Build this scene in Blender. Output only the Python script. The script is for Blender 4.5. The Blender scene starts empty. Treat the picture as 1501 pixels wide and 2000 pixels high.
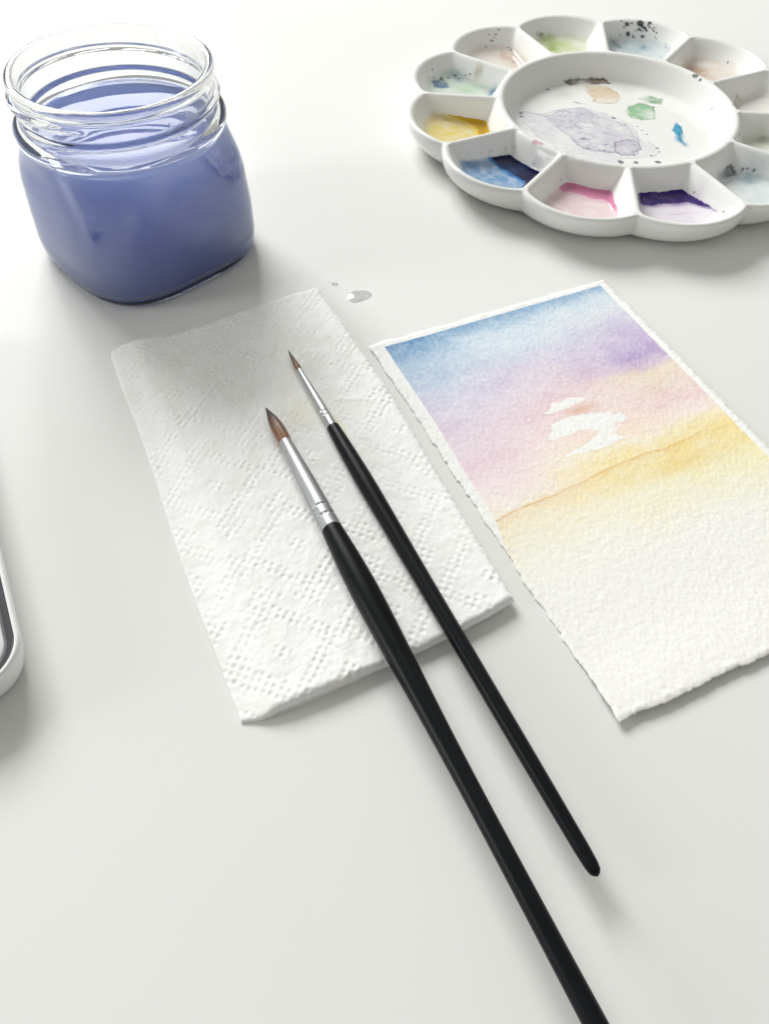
import bpy, math
import numpy as np
from mathutils import Matrix, Vector

# ------------------------------------------------------------------ scene, camera, light
scene = bpy.context.scene
C = scene.collection
MM = 0.001

def look_matrix(pitch, roll, loc):
    p, r = math.radians(pitch), math.radians(roll)
    fwd = Vector((0, math.cos(p), -math.sin(p)))
    right = Vector((1, 0, 0)); up = right.cross(fwd)
    r2 = right * math.cos(r) + up * math.sin(r)
    u2 = -right * math.sin(r) + up * math.cos(r)
    m = Matrix((r2, u2, -fwd)).transposed().to_4x4()
    m.translation = Vector(loc)
    return m

cam_data = bpy.data.cameras.new('camera')
cam_data.sensor_fit = 'HORIZONTAL'; cam_data.sensor_width = 36.0
cam_data.lens = 36.0 * 1630 / 1501
cam_data.clip_start = 0.005; cam_data.clip_end = 50
cam = bpy.data.objects.new('camera', cam_data); C.objects.link(cam)
cam.matrix_world = look_matrix(52.08, 1.958, (0, 0, 0.200))
scene.camera = cam

world = bpy.data.worlds.new('World'); scene.world = world; world.use_nodes = True
bg = world.node_tree.nodes['Background']
bg.inputs['Color'].default_value = (1.0, 0.985, 0.93, 1); bg.inputs['Strength'].default_value = 0.38

def area_lamp(name, loc, target, sx, sy, power, col):
    d = bpy.data.lights.new(name, 'AREA'); d.shape = 'RECTANGLE'; d.size = sx; d.size_y = sy
    d.energy = power; d.color = col
    o = bpy.data.objects.new(name, d); C.objects.link(o); o.location = loc
    o.rotation_euler = (Vector(target) - Vector(loc)).to_track_quat('-Z', 'Y').to_euler()
    return o
area_lamp('window_light', (-0.92, 1.85, 1.22), (0.0, 0.25, 0.0), 1.25, 0.9, 65, (0.992, 1.0, 0.985))
area_lamp('side_window_light', (-1.22, -0.08, 0.36), (-0.05, 0.25, 0.0), 0.32, 0.46, 5.0, (0.98, 1.0, 1.0))

scene.view_settings.view_transform = 'Standard'
scene.view_settings.look = 'None'
scene.view_settings.exposure = 0.0; scene.view_settings.gamma = 1.0
scene.view_settings.use_curve_mapping = False
scene.render.engine = 'CYCLES'
cy = scene.cycles
cy.use_denoising = True
cy.max_bounces = 28; cy.diffuse_bounces = 5; cy.glossy_bounces = 6; cy.transmission_bounces = 14
cy.transparent_max_bounces = 8
cy.caustics_reflective = True; cy.caustics_refractive = True
cy.sample_clamp_indirect = 8.0; cy.volume_bounces = 24
cy.blur_glossy = 0.5

# ------------------------------------------------------------------ helpers
def lin(c):
    c = np.asarray(c, float) / 255.0
    return np.where(c <= 0.04045, c / 12.92, ((c + 0.055) / 1.055) ** 2.4)

def _hash(ix, iy, seed):
    h = (ix.astype(np.int64) * 374761393 + iy.astype(np.int64) * 668265263 + seed * 974634521) & 0xFFFFFFFF
    h = ((h ^ (h >> 13)) * 1274126177) & 0xFFFFFFFF
    h = ((h ^ (h >> 16)) * 2246822519) & 0xFFFFFFFF
    return ((h ^ (h >> 15)) & 0xFFFFFF) / float(0xFFFFFF)

def vnoise(x, y, seed=0):
    x = np.asarray(x, float); y = np.asarray(y, float)
    ix = np.floor(x); iy = np.floor(y)
    fx = x - ix; fy = y - iy
    fx = fx * fx * fx * (fx * (fx * 6 - 15) + 10); fy = fy * fy * fy * (fy * (fy * 6 - 15) + 10)
    a = _hash(ix, iy, seed); b = _hash(ix + 1, iy, seed)
    c = _hash(ix, iy + 1, seed); d = _hash(ix + 1, iy + 1, seed)
    return ((a * (1 - fx) + b * fx) * (1 - fy) + (c * (1 - fx) + d * fx) * fy) * 2 - 1

def fbm(x, y, seed=0, octs=4, gain=0.5):
    s = 0; a = 1.0; t = 0
    for k in range(octs):
        s = s + a * vnoise(x * 2 ** k + 17.3 * k, y * 2 ** k - 9.1 * k, seed + 31 * k); t += a; a *= gain
    return s / t

def sstep(a, b, x):
    t = np.clip((x - a) / (b - a), 0, 1); return t * t * (3 - 2 * t)

def link(o, parent=None):
    C.objects.link(o)
    if parent is not None: o.parent = parent
    return o

def mesh_obj(name, verts, faces, mat, parent=None, col=None, smooth=True, loc=(0, 0, 0)):
    """verts in millimetres (n,3); faces: (m,4) int array or list of lists; col: (n,3) linear colours."""
    me = bpy.data.meshes.new(name)
    verts = np.asarray(verts, float) * MM
    if isinstance(faces, np.ndarray):
        k = faces.shape[1]; n = len(faces)
        me.vertices.add(len(verts)); me.vertices.foreach_set('co', verts.ravel())
        me.loops.add(n * k); me.loops.foreach_set('vertex_index', faces.astype(np.int32).ravel())
        me.polygons.add(n)
        me.polygons.foreach_set('loop_start', np.arange(n, dtype=np.int32) * k)
        me.polygons.foreach_set('loop_total', np.full(n, k, dtype=np.int32))
        me.update(calc_edges=True)
    else:
        me.from_pydata([tuple(v) for v in verts], [], [list(map(int, f)) for f in faces]); me.update()
    me.validate()
    me.polygons.foreach_set('use_smooth', np.full(len(me.polygons), smooth))
    if col is not None:
        at = me.color_attributes.new('pigment', 'FLOAT_COLOR', 'POINT')
        at.data.foreach_set('color', np.c_[col, np.ones(len(col))].astype(np.float32).ravel())
    me.materials.append(mat)
    o = bpy.data.objects.new(name, me); o.location = Vector(loc) * MM
    return link(o, parent)

def empty(name, loc):
    o = bpy.data.objects.new(name, None); o.location = Vector(loc) * MM; o.empty_display_size = 0.01
    C.objects.link(o); return o

def tag(o, label, cat, group=None):
    o['label'] = label; o['category'] = cat
    if group: o['group'] = group
    return o

def grid_faces(nr, nc, wrap=False, flip=False):
    i, j = np.meshgrid(np.arange(nr - 1), np.arange(nc if wrap else nc - 1), indexing='ij')
    j2 = (j + 1) % nc
    f = np.stack([i * nc + j, i * nc + j2, (i + 1) * nc + j2, (i + 1) * nc + j], -1).reshape(-1, 4)
    return f[:, ::-1].copy() if flip else f

def slab(top, bot):
    """closed slab from two (nr,nc,3) grids that share their outline."""
    nr, nc = top.shape[:2]; n = nr * nc
    f1 = grid_faces(nr, nc); f2 = grid_faces(nr, nc, flip=True) + n
    idx = np.arange(n).reshape(nr, nc)
    ring = np.r_[idx[0, :-1], idx[:-1, -1], idx[-1, :0:-1], idx[:0:-1, 0]]
    r2 = np.roll(ring, -1)
    side = np.stack([ring, ring + n, r2 + n, r2], -1)
    return np.r_[top.reshape(-1, 3), bot.reshape(-1, 3)], np.r_[f1, f2, side]

def lathe(prof, n=64):
    """closed solid of revolution round +X: prof = [(s, r)], first and last r may be 0."""
    prof = np.asarray(prof, float)
    th = np.linspace(0, 2 * np.pi, n, endpoint=False)
    v = np.stack([np.repeat(prof[:, :1], n, 1), prof[:, 1:] * np.cos(th), prof[:, 1:] * np.sin(th)], -1)
    return v, grid_faces(len(prof), n, wrap=True)

def smooth_prof(pts, step=0.5):
    p = np.asarray(pts, float); d = np.gradient(p[:, 1], p[:, 0])
    out = []
    for k in range(len(p) - 1):
        a, b = p[k], p[k + 1]; m = max(2, int((b[0] - a[0]) / step)); h = b[0] - a[0]
        sl = (b[1] - a[1]) / h; da, db = d[k], d[k + 1]
        da = np.clip(da, -abs(3 * sl), abs(3 * sl)); db = np.clip(db, -abs(3 * sl), abs(3 * sl))
        for t in np.arange(m) / m:
            out.append((a[0] + h * t, (2*t**3-3*t**2+1)*a[1] + (t**3-2*t**2+t)*h*da + (-2*t**3+3*t**2)*b[1] + (t**3-t**2)*h*db))
    out.append(tuple(p[-1])); return out

# ------------------------------------------------------------------ materials
def new_mat(name):
    m = bpy.data.materials.new(name); m.use_nodes = True
    nt = m.node_tree; return m, nt, nt.nodes['Principled BSDF']

def setp(b, **kw):
    for k, v in kw.items(): b.inputs[k.replace('_', ' ')].default_value = v

def noise_bump(nt, b, scale, strength, dist, detail=4, vec_scale=None):
    tc = nt.nodes.new('ShaderNodeTexCoord'); src = tc.outputs['Object']
    if vec_scale:
        mp = nt.nodes.new('ShaderNodeMapping'); mp.inputs['Scale'].default_value = vec_scale
        nt.links.new(src, mp.inputs['Vector']); src = mp.outputs['Vector']
    nz = nt.nodes.new('ShaderNodeTexNoise'); nz.inputs['Scale'].default_value = scale; nz.inputs['Detail'].default_value = detail
    nt.links.new(src, nz.inputs['Vector'])
    bp = nt.nodes.new('ShaderNodeBump'); bp.inputs['Strength'].default_value = strength; bp.inputs['Distance'].default_value = dist
    nt.links.new(nz.outputs['Fac'], bp.inputs['Height']); nt.links.new(bp.outputs['Normal'], b.inputs['Normal'])
    return nz

def attr_color(nt, b):
    a = nt.nodes.new('ShaderNodeAttribute'); a.attribute_name = 'pigment'
    nt.links.new(a.outputs['Color'], b.inputs['Base Color'])

def ramp_color(nt, b, fac, stops):
    r = nt.nodes.new('ShaderNodeValToRGB')
    el = r.color_ramp.elements
    while len(el) < len(stops): el.new(0.5)
    for e, (p, c) in zip(el, stops): e.position = p; e.color = (*c, 1)
    nt.links.new(fac, r.inputs['Fac']); nt.links.new(r.outputs['Color'], b.inputs['Base Color'])
    return r

M_table, nt, b = new_mat('white_laminate')
setp(b, Roughness=0.3, IOR=1.36); b.inputs['Specular IOR Level'].default_value = 0.03
nz = noise_bump(nt, b, 900, 0.05, 0.0002)
n2 = nt.nodes.new('ShaderNodeTexNoise'); n2.inputs['Scale'].default_value = 9
tc = nt.nodes.new('ShaderNodeTexCoord'); nt.links.new(tc.outputs['Object'], n2.inputs['Vector'])
rc = ramp_color(nt, b, n2.outputs['Fac'], [(0.3, (0.760, 0.762, 0.738)), (0.7, (0.774, 0.776, 0.754))])
vo = nt.nodes.new('ShaderNodeTexVoronoi'); vo.inputs['Scale'].default_value = 34; nt.links.new(tc.outputs['Object'], vo.inputs['Vector'])
sp = nt.nodes.new('ShaderNodeSeparateColor'); nt.links.new(vo.outputs['Color'], sp.inputs['Color'])
sz = nt.nodes.new('ShaderNodeMapRange'); sz.inputs['From Min'].default_value = 0.62; sz.inputs['From Max'].default_value = 1.0
sz.inputs['To Min'].default_value = 0.0; sz.inputs['To Max'].default_value = 0.010; nt.links.new(sp.outputs['Red'], sz.inputs['Value'])
lt = nt.nodes.new('ShaderNodeMath'); lt.operation = 'LESS_THAN'; nt.links.new(vo.outputs['Distance'], lt.inputs[0]); nt.links.new(sz.outputs['Result'], lt.inputs[1])
mx = nt.nodes.new('ShaderNodeMix'); mx.data_type = 'RGBA'; mx.inputs['B'].default_value = (0.22, 0.21, 0.19, 1)
nt.links.new(lt.outputs['Value'], mx.inputs['Factor']); nt.links.new(rc.outputs['Color'], mx.inputs['A']); nt.links.new(mx.outputs['Result'], b.inputs['Base Color'])
vr = nt.nodes.new('ShaderNodeMapRange'); vr.inputs['To Min'].default_value = 0.17; vr.inputs['To Max'].default_value = 0.24
nt.links.new(n2.outputs['Fac'], vr.inputs['Value']); nt.links.new(vr.outputs['Result'], b.inputs['Roughness'])

M_porc, nt, b = new_mat('glazed_porcelain')
setp(b, Roughness=0.06, IOR=1.55); attr_color(nt, b); noise_bump(nt, b, 120, 0.05, 0.0006, 2)

M_wet, nt, b = new_mat('wet_watercolour')
setp(b, Roughness=0.07, IOR=1.34); attr_color(nt, b)

M_paper, nt, b = new_mat('cold_press_paper')
setp(b, Roughness=0.95); b.inputs['Specular IOR Level'].default_value = 0.1
attr_color(nt, b); noise_bump(nt, b, 2200, 0.35, 0.00012, 3)

M_towel, nt, b = new_mat('paper_towel')
setp(b, Roughness=1.0); b.inputs['Specular IOR Level'].default_value = 0.05
attr_color(nt, b); noise_bump(nt, b, 1800, 0.5, 0.00025, 5, (1.0, 0.5, 1.0))

M_black, nt, b = new_mat('black_lacquer')
setp(b, Roughness=0.36); b.inputs['Specular IOR Level'].default_value = 0.15
nz = noise_bump(nt, b, 260, 0.12, 0.0003, 5, (0.06, 1, 1))
ramp_color(nt, b, nz.outputs['Fac'], [(0.35, (0.0022, 0.003, 0.0036)), (0.7, (0.0065, 0.008, 0.010))])

M_ferrule, nt, b = new_mat('brushed_aluminium')
setp(b, Metallic=1.0, Roughness=0.5); b.inputs['Base Color'].default_value = (0.40, 0.412, 0.415, 1)
noise_bump(nt, b, 500, 0.06, 0.0001, 3, (0.08, 1, 1))
M_ferrule2, nt, b = new_mat('polished_nickel')
setp(b, Metallic=1.0, Roughness=0.38); b.inputs['Base Color'].default_value = (0.46, 0.47, 0.475, 1)

def hair_mat(name, base, tip):
    m, nt, b = new_mat(name)
    setp(b, Roughness=0.45)
    attr = nt.nodes.new('ShaderNodeAttribute'); attr.attribute_name = 'pigment'
    tc = nt.nodes.new('ShaderNodeTexCoord'); mp = nt.nodes.new('ShaderNodeMapping')
    mp.inputs['Scale'].default_value = (0.05, 1, 1)
    nt.links.new(tc.outputs['Object'], mp.inputs['Vector'])
    nz = nt.nodes.new('ShaderNodeTexNoise'); nz.inputs['Scale'].default_value = 2600; nz.inputs['Detail'].default_value = 3
    nt.links.new(mp.outputs['Vector'], nz.inputs['Vector'])
    mr = nt.nodes.new('ShaderNodeMapRange'); mr.inputs['From Min'].default_value = 0.3; mr.inputs['From Max'].default_value = 0.7
    mr.inputs['To Min'].default_value = 0.45; mr.inputs['To Max'].default_value = 1.5
    nt.links.new(nz.outputs['Fac'], mr.inputs['Value'])
    mx = nt.nodes.new('ShaderNodeVectorMath'); mx.operation = 'SCALE'
    nt.links.new(attr.outputs['Color'], mx.inputs[0]); nt.links.new(mr.outputs['Result'], mx.inputs['Scale'])
    nt.links.new(mx.outputs['Vector'], b.inputs['Base Color'])
    bp = nt.nodes.new('ShaderNodeBump'); bp.inputs['Strength'].default_value = 0.6; bp.inputs['Distance'].default_value = 0.0002
    nt.links.new(nz.outputs['Fac'], bp.inputs['Height']); nt.links.new(bp.outputs['Normal'], b.inputs['Normal'])
    return m
M_hair = hair_mat('sable_hair', None, None)

M_glass, nt, b = new_mat('clear_glass')
setp(b, Roughness=0.0, IOR=1.5); b.inputs['Transmission Weight'].default_value = 1.0
b.inputs['Base Color'].default_value = (0.985, 0.995, 0.99, 1)

M_clear, nt, b = new_mat('clear_water')
setp(b, Roughness=0.0, IOR=1.333); b.inputs['Transmission Weight'].default_value = 1.0
b.inputs['Base Color'].default_value = (1, 1, 1, 1)

M_water, nt, b = new_mat('murky_blue_water')
setp(b, Roughness=0.03, IOR=1.333)
b.inputs['Base Color'].default_value = (1, 1, 1, 1)
b.inputs['Transmission Weight'].default_value = 1.0
pv = nt.nodes.new('ShaderNodeVolumePrincipled')
pv.inputs['Color'].default_value = (0.65, 0.745, 0.993, 1); pv.inputs['Density'].default_value = 105.0; pv.inputs['Anisotropy'].default_value = 0.0
nt.links.new(pv.outputs['Volume'], nt.nodes['Material Output'].inputs['Volume'])

M_enamel, nt, b = new_mat('white_enamel')
setp(b, Roughness=0.14); b.inputs['Base Color'].default_value = (0.80, 0.81, 0.80, 1)
noise_bump(nt, b, 90, 0.05, 0.0006, 2)
M_chrome, nt, b = new_mat('dark_chrome')
setp(b, Metallic=1.0, Roughness=0.1); b.inputs['Base Color'].default_value = (0.24, 0.25, 0.27, 1)

# ------------------------------------------------------------------ table
def make_table():
    v = np.array([(-1500, -1500, 0), (1500, -1500, 0), (1500, 1800, 0), (-1500, 1800, 0)], float)
    t = mesh_obj('table_top', np.r_[v, v - (0, 0, 25)], [[0, 1, 2, 3], [7, 6, 5, 4], [0, 4, 5, 1], [1, 5, 6, 2], [2, 6, 7, 3], [3, 7, 4, 0]], M_table, smooth=False)
    t['kind'] = 'structure'
make_table()

# ------------------------------------------------------------------ palette
#PALZ-BEGIN
PAL = (100.9, 388.8); HP = 14.0; R_C = 54.0; PHI0 = -93.0
NOTCH = 91.0; EXT = 98.5
_cx = NOTCH * math.cos(math.radians(15)); _hy = NOTCH * math.sin(math.radians(15)); _sg = EXT - _cx
RHO = (_hy ** 2 + _sg ** 2) / (2 * _sg); D0 = EXT - RHO

def softplus(s, w):
    return w * np.logaddexp(0, s / w)

def outline(phi):
    """outer rim radius at angle phi (radians from a petal's axis, |phi| <= 15 degrees)."""
    return D0 * np.cos(phi) + np.sqrt(np.maximum(RHO ** 2 - (D0 * np.sin(phi)) ** 2, 0))

def petal_phi(a):
    """angle in radians from the nearest petal axis, and the petal's index."""
    d = np.degrees(a) - PHI0
    k = np.floor(d / 30.0)
    return np.radians(d - 30 * k - 15), k.astype(int) % 12

def pal_z(x, y):
    """height of the porcelain's upper face; x, y measured from the palette's centre."""
    r = np.hypot(x, y); phi, k = petal_phi(np.arctan2(y, x))
    # centre well
    zi = HP - 1.55 * softplus(R_C - 1.5 - r, 0.45)
    zfi = 3.6 + 0 * r
    T = 0.7
    zc = T * np.logaddexp(zi / T, zfi / T)
    # petal wells
    s1 = r - (R_C + 1.5)
    s2 = r * np.sin(np.radians(15) - np.abs(phi)) - 1.25
    s3 = RHO - 2.6 - np.hypot(r * np.cos(phi) - D0, r * np.sin(phi))
    d1 = 2.1 * softplus(s1, 0.45); d2 = 1.9 * softplus(s2, 0.45)
    q = softplus(s3, 0.5); d3 = 10.5 * (1 - np.exp(-q * 1.35 / 10.5)) + 0.25 * q
    zf = 3.4 + 0.085 * (r - 56)
    T2 = 0.8
    df = HP - zf
    d = -T2 * np.log(np.exp(-d1 / T2) + np.exp(-d2 / T2) + np.exp(-d3 / T2) + np.exp(-df / T2))
    zp = HP - np.maximum(d, 0)
    rim = sstep(0, 1, (r - R_C) / 0.01)
    z = np.where(r < R_C, zc, zp)
    return np.minimum(z, HP)
#PALZ-END

# dried paint marks on the porcelain, in millimetres from the palette centre
STAINS = [
    ('poly',(228,226,238),0.55,(170,160,190),0.25,0.5,[(-42.9,8.1),(-37.2,11.0),(-27.8,8.0),(-22.3,14.5),(-12.2,17.7),(-4.1,13.3),(3.6,7.7),(9.6,-0.3),(12.1,-14.0),(16.9,-20.4),(14.6,-27.1),(1.7,-29.0),(-2.2,-32.5),(-20.2,-51.4),(-29.4,-45.6),(-30.4,-19.0),(-36.6,-10.4),(-40.8,-3.7)]),
    ('poly',(214,208,228),0.5,(120,108,150),0.4,0.4,[(-32.6,8.9),(-22.3,14.0),(-12.3,16.5),(-8.0,11.8),(-1.5,6.2),(7.2,-0.4),(10.9,-14.0),(9.1,-22.0),(3.3,-26.1),(-3.3,-23.9),(-12.3,-22.3),(-18.2,-18.7),(-22.4,-8.9),(-26.4,-2.7)]),
    ('poly',(220,214,230),0.5,(90,80,120),0.75,0.3,[(-0.8,-14.8),(5.4,-12.1),(10.2,-15.2),(10.4,-20.8),(6.2,-25.9),(-0.2,-26.3),(-2.5,-22.7)]),
    ('line',(96,86,130),0.7,0.35,[(-26.4,-2.7),(-22.3,-8.2),(-18.7,-18.3),(-12.3,-22.3),(-3.3,-23.9),(3.1,-27.4),(8.7,-24.2),(11.0,-18.5)]),
    ('line',(110,104,130),0.65,0.3,[(-43.1,10.5),(-37.3,9.8),(-31.5,7.7),(-26.8,5.6),(-21.3,12.1)]),
    ('line',(120,110,140),0.5,0.3,[(-43.0,-1.5),(-40.5,-7.1),(-35.8,-8.0),(-38.5,-4.7),(-41.6,1.0)]),
    ('line',(120,105,150),0.45,0.35,[(-13.3,-1.8),(-6.4,-3.7),(0.1,-7.9),(4.4,-11.1)]),
    ('line',(120,105,150),0.4,0.5,[(15.1,-13.8),(17.3,-18.1),(17.9,-22.5),(15.1,-27.1)]),
    ('poly',(140,124,100),0.95,(60,48,30),0.95,0.45,[(-17.3,42.4),(-14.4,44.3),(-3.9,46.3),(3.8,45.8),(5.1,43.4),(-1.7,41.3),(-9.4,41.3),(-15.4,38.7)]),
    ('poly',(100,86,66),0.9,(40,34,24),0.8,0.45,[(-17.3,42.4),(-14.4,44.3),(-10.1,45.1),(-11.6,42.1),(-15.4,38.7)]),
    ('poly',(238,220,196),1.0,(206,156,120),0.8,0.45,[(-8.9,39.9),(3.1,39.5),(8.5,33.3),(8.4,28.1),(4.3,21.4),(-3.1,21.4),(-5.9,23.2),(-4.4,25.9),(-8.6,32.0)]),
    ('poly',(160,206,166),1.0,(70,120,84),0.75,0.4,[(10.8,19.3),(17.0,23.5),(23.9,20.2),(21.1,7.7),(15.4,6.1),(9.4,10.6)]),
    ('poly',(110,166,116),1.0,(80,130,86),0.4,0.5,[(17.6,27.4),(23.1,30.4),(28.3,28.2),(27.4,23.0),(22.0,23.9)]),
    ('poly',(64,176,214),1.0,(20,110,160),0.7,0.4,[(27.9,-1.8),(31.8,5.1),(34.0,2.3),(32.6,-6.9),(30.9,-10.9),(32.6,-14.4),(31.2,-16.8),(28.7,-12.9),(28.5,-4.8)]),
    ('line',(70,170,205),0.8,0.7,[(32.0,1.3),(30.7,-7.0),(30.2,-10.9),(31.4,-14.5)]),
    ('line',(90,84,110),0.75,0.5,[(-14.8,21.8),(-12.3,21.5),(-9.2,20.2)]),
    ('dots',(110,104,130),0.7,[(-42.2,9.4,1.14),(-42.2,5.8,1.14),(-27.2,33.9,1.01),(1.8,7.6,1.14),(47.8,10.2,0.63),(13.8,-3.5,0.51),(15.6,-6.9,0.63),(12.0,-0.1,0.51),(18.2,-19.2,0.76),(18.6,-22.5,0.63),(14.2,-26.0,0.76)]),
    ('dots',(80,76,90),0.8,[(-0.5,-32.4,1.39),(6.3,-32.6,1.14),(16.3,-31.3,1.27)]),
    ('dots',(214,130,160),0.6,[(-40.8,-36.3,1.52),(-38.6,-37.6,1.27)]),
    ('dots',(70,70,66),0.8,[(42.6,31.1,1.52),(44.3,27.9,0.89)]),
    ('soft',(226,236,228),0.6,5,(-19.5,29.4)),
    ('soft',(236,236,230),0.7,7,(11.7,37.4)),
    ('soft',(222,196,180),0.6,6,(-45.6,65.3)),
    ('soft',(214,180,158),0.7,3.5,(-40.7,58.7)),
    ('dots',(110,96,86),0.7,[(-56.7,69.9,0.57),(-50.1,77.8,0.7),(-51.6,76.0,0.57),(-52.5,74.8,0.51),(-54.9,75.1,0.51),(-45.3,72.0,0.51),(-43.5,70.8,0.7),(-44.0,72.3,0.51),(-53.5,73.5,0.76)]),
    ('poly',(92,134,178),0.85,(60,100,150),0.4,0.5,[(-84.9,30.3),(-80.2,35.1),(-77.7,31.7),(-75.8,28.5),(-80.2,26.2),(-84.0,27.2)]),
    ('soft',(120,160,196),0.6,3.5,(-72.5,37.6)),
    ('soft',(206,230,204),0.8,6,(-67.1,29.2)),
    ('soft',(80,140,190),0.85,2.6,(-55.0,26.9)),
    ('dots',(50,62,74),0.75,[(-84.8,36.0,0.57),(-86.6,30.8,0.51),(-84.0,33.0,0.7),(-80.2,34.9,1.01),(-76.5,36.6,0.63),(-73.1,39.4,0.76),(-71.2,37.9,0.63),(-68.2,38.5,0.44),(-66.1,37.7,0.51)]),
    ('poly',(200,186,160),1.0,(84,66,40),1.0,0.6,[(-63.0,36.2),(-63.2,37.0),(-62.4,37.7),(-60.8,36.7),(-60.7,35.6),(-61.6,35.3)]),
    ('soft',(172,196,110),0.9,4.5,(-22.5,82.1)),
    ('soft',(186,206,120),0.8,3.5,(-21.7,74.8)),
    ('soft',(222,232,176),0.8,6,(-15.5,77.9)),
    ('poly',(96,118,60),0.8,(70,90,40),0.3,0.5,[(-29.3,84.6),(-27.3,86.3),(-24.8,86.9),(-27.2,84.4)]),
    ('dots',(90,90,70),0.7,[(-17.8,88.3,0.38)]),
    ('soft',(120,140,150),0.8,4,(12.3,81.8)),
    ('soft',(200,216,224),0.8,9,(23.5,80.0)),
    ('soft',(150,176,196),0.6,2.2,(27.2,80.6)),
    ('dots',(26,44,50),0.92,[(18.9,91.3,1.27),(25.8,91.7,1.71),(26.9,90.7,1.01),(30.3,91.2,1.08),(28.1,89.9,0.89),(25.6,89.8,0.82),(19.6,88.2,1.27),(20.1,88.7,0.89),(22.4,87.6,0.76),(23.1,87.2,0.51),(27.7,87.1,0.95),(15.2,87.7,0.51),(15.7,92.1,0.51),(17.5,90.5,0.57),(21.4,91.8,0.57),(27.1,89.1,0.57),(29.0,88.9,0.7),(30.4,89.6,0.51),(31.7,88.7,0.51),(32.8,87.5,0.57),(34.0,86.5,0.51),(23.9,89.5,0.38),(33.2,88.5,0.38),(29.7,90.4,0.44)]),
    ('dots',(120,150,190),0.6,[(33.5,85.2,0.51),(35.0,84.8,0.44),(38.8,77.8,0.57),(39.4,75.0,0.51),(34.8,71.2,0.63),(34.2,84.2,0.44),(38.8,79.2,0.44),(40.1,76.4,0.38)]),
    ('soft',(214,184,160),0.7,6,(49.1,56.1)),
    ('soft',(232,214,200),0.6,8,(54.7,52.2)),
    ('dots',(70,66,66),0.8,[(67.2,61.1,0.63)]),
    ('poly',(196,178,136),0.8,(120,96,50),0.6,0.4,[(54.3,6.1),(62.8,25.9),(65.5,26.7),(66.2,25.2),(64.1,22.5),(54.4,2.7)]),
    ('dots',(60,96,50),0.85,[(53.0,-20.1,1.14)]),
    ('soft',(190,198,172),0.7,5,(66.5,-12.6)),
    ('line',(80,70,50),0.7,0.35,[(62.9,-11.5),(65.3,-10.0),(69.9,-10.1)]),
    ('poly',(84,106,120),0.85,(20,36,44),0.85,0.5,[(42.0,-42.1),(43.1,-40.0),(46.9,-37.2),(49.2,-39.1),(48.4,-40.7),(45.3,-42.3),(40.7,-43.9)]),
    ('soft',(176,194,204),0.8,6,(53.0,-44.3)),
    ('dots',(60,66,72),0.8,[(51.3,-39.7,0.7),(53.1,-40.4,0.57),(55.5,-41.8,0.82)]),
    ('dots',(120,126,150),0.3,[(-73.3,-41.2,0.51),(-69.9,-39.7,0.51),(-66.5,-38.2,0.38),(-59.9,-36.5,0.51),(-59.9,-35.3,0.57),(-58.7,-34.7,0.57),(-52.6,-32.0,0.88),(-48.8,-31.7,0.76),(-63.6,-37.0,0.44)]),
    ('poly',(226,228,240),0.6,(96,96,140),0.6,0.3,[(-41.2,-41.6),(-40.6,-41.5),(-40.3,-42.4),(-40.7,-42.5)]),
    ('dots',(80,70,80),0.7,[(-30.5,-55.4,0.44)]),
    ('dots',(90,90,96),0.7,[(34.0,-77.1,0.89),(-11.3,-55.7,0.32),(25.5,-61.0,0.44)]),
    ('soft',(228,216,236),0.6,3,(26.1,-62.4)),
    ('line',(190,170,210),0.5,0.5,[(8.0,-75.2),(15.5,-74.9),(23.1,-73.6),(28.0,-74.6)]),
]

def poly_sd(px, py, poly):
    P = np.asarray(poly, float); Q = np.roll(P, -1, 0)
    best = np.full(px.shape, 1e9); inside = np.zeros(px.shape, bool)
    for (ax, ay), (bx, by) in zip(P, Q):
        ex, ey = bx - ax, by - ay
        t = np.clip(((px - ax) * ex + (py - ay) * ey) / (ex * ex + ey * ey + 1e-9), 0, 1)
        best = np.minimum(best, (px - ax - t * ex) ** 2 + (py - ay - t * ey) ** 2)
        cond = ((ay > py) != (by > py)) & (px < (bx - ax) * (py - ay) / (by - ay + 1e-12) + ax)
        inside ^= cond
    d = np.sqrt(best); return np.where(inside, -d, d)

def line_d(px, py, pts):
    best = np.full(px.shape, 1e9)
    for (ax, ay), (bx, by) in zip(pts[:-1], pts[1:]):
        ex, ey = bx - ax, by - ay
        t = np.clip(((px - ax) * ex + (py - ay) * ey) / (ex * ex + ey * ey + 1e-9), 0, 1)
        best = np.minimum(best, (px - ax - t * ex) ** 2 + (py - ay - t * ey) ** 2)
    return np.sqrt(best)

GLAZE = np.array([0.83, 0.832, 0.808])
# pale wash left on the floor of a paint well: petal index -> (sRGB tint, strength)
WASH = {0: ((238, 226, 246), .8), 11: ((240, 205, 214), .85), 10: ((88, 148, 205), .95), 9: ((236, 212, 112), .95),
        1: ((214, 226, 232), .8), 8: ((205, 226, 212), .7), 3: ((235, 228, 214), .4), 4: ((236, 220, 208), .6), 5: ((212, 224, 230), .8),
        6: ((226, 236, 200), .7), 7: ((236, 222, 212), .7), 2: ((226, 228, 214), .5)}

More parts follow.
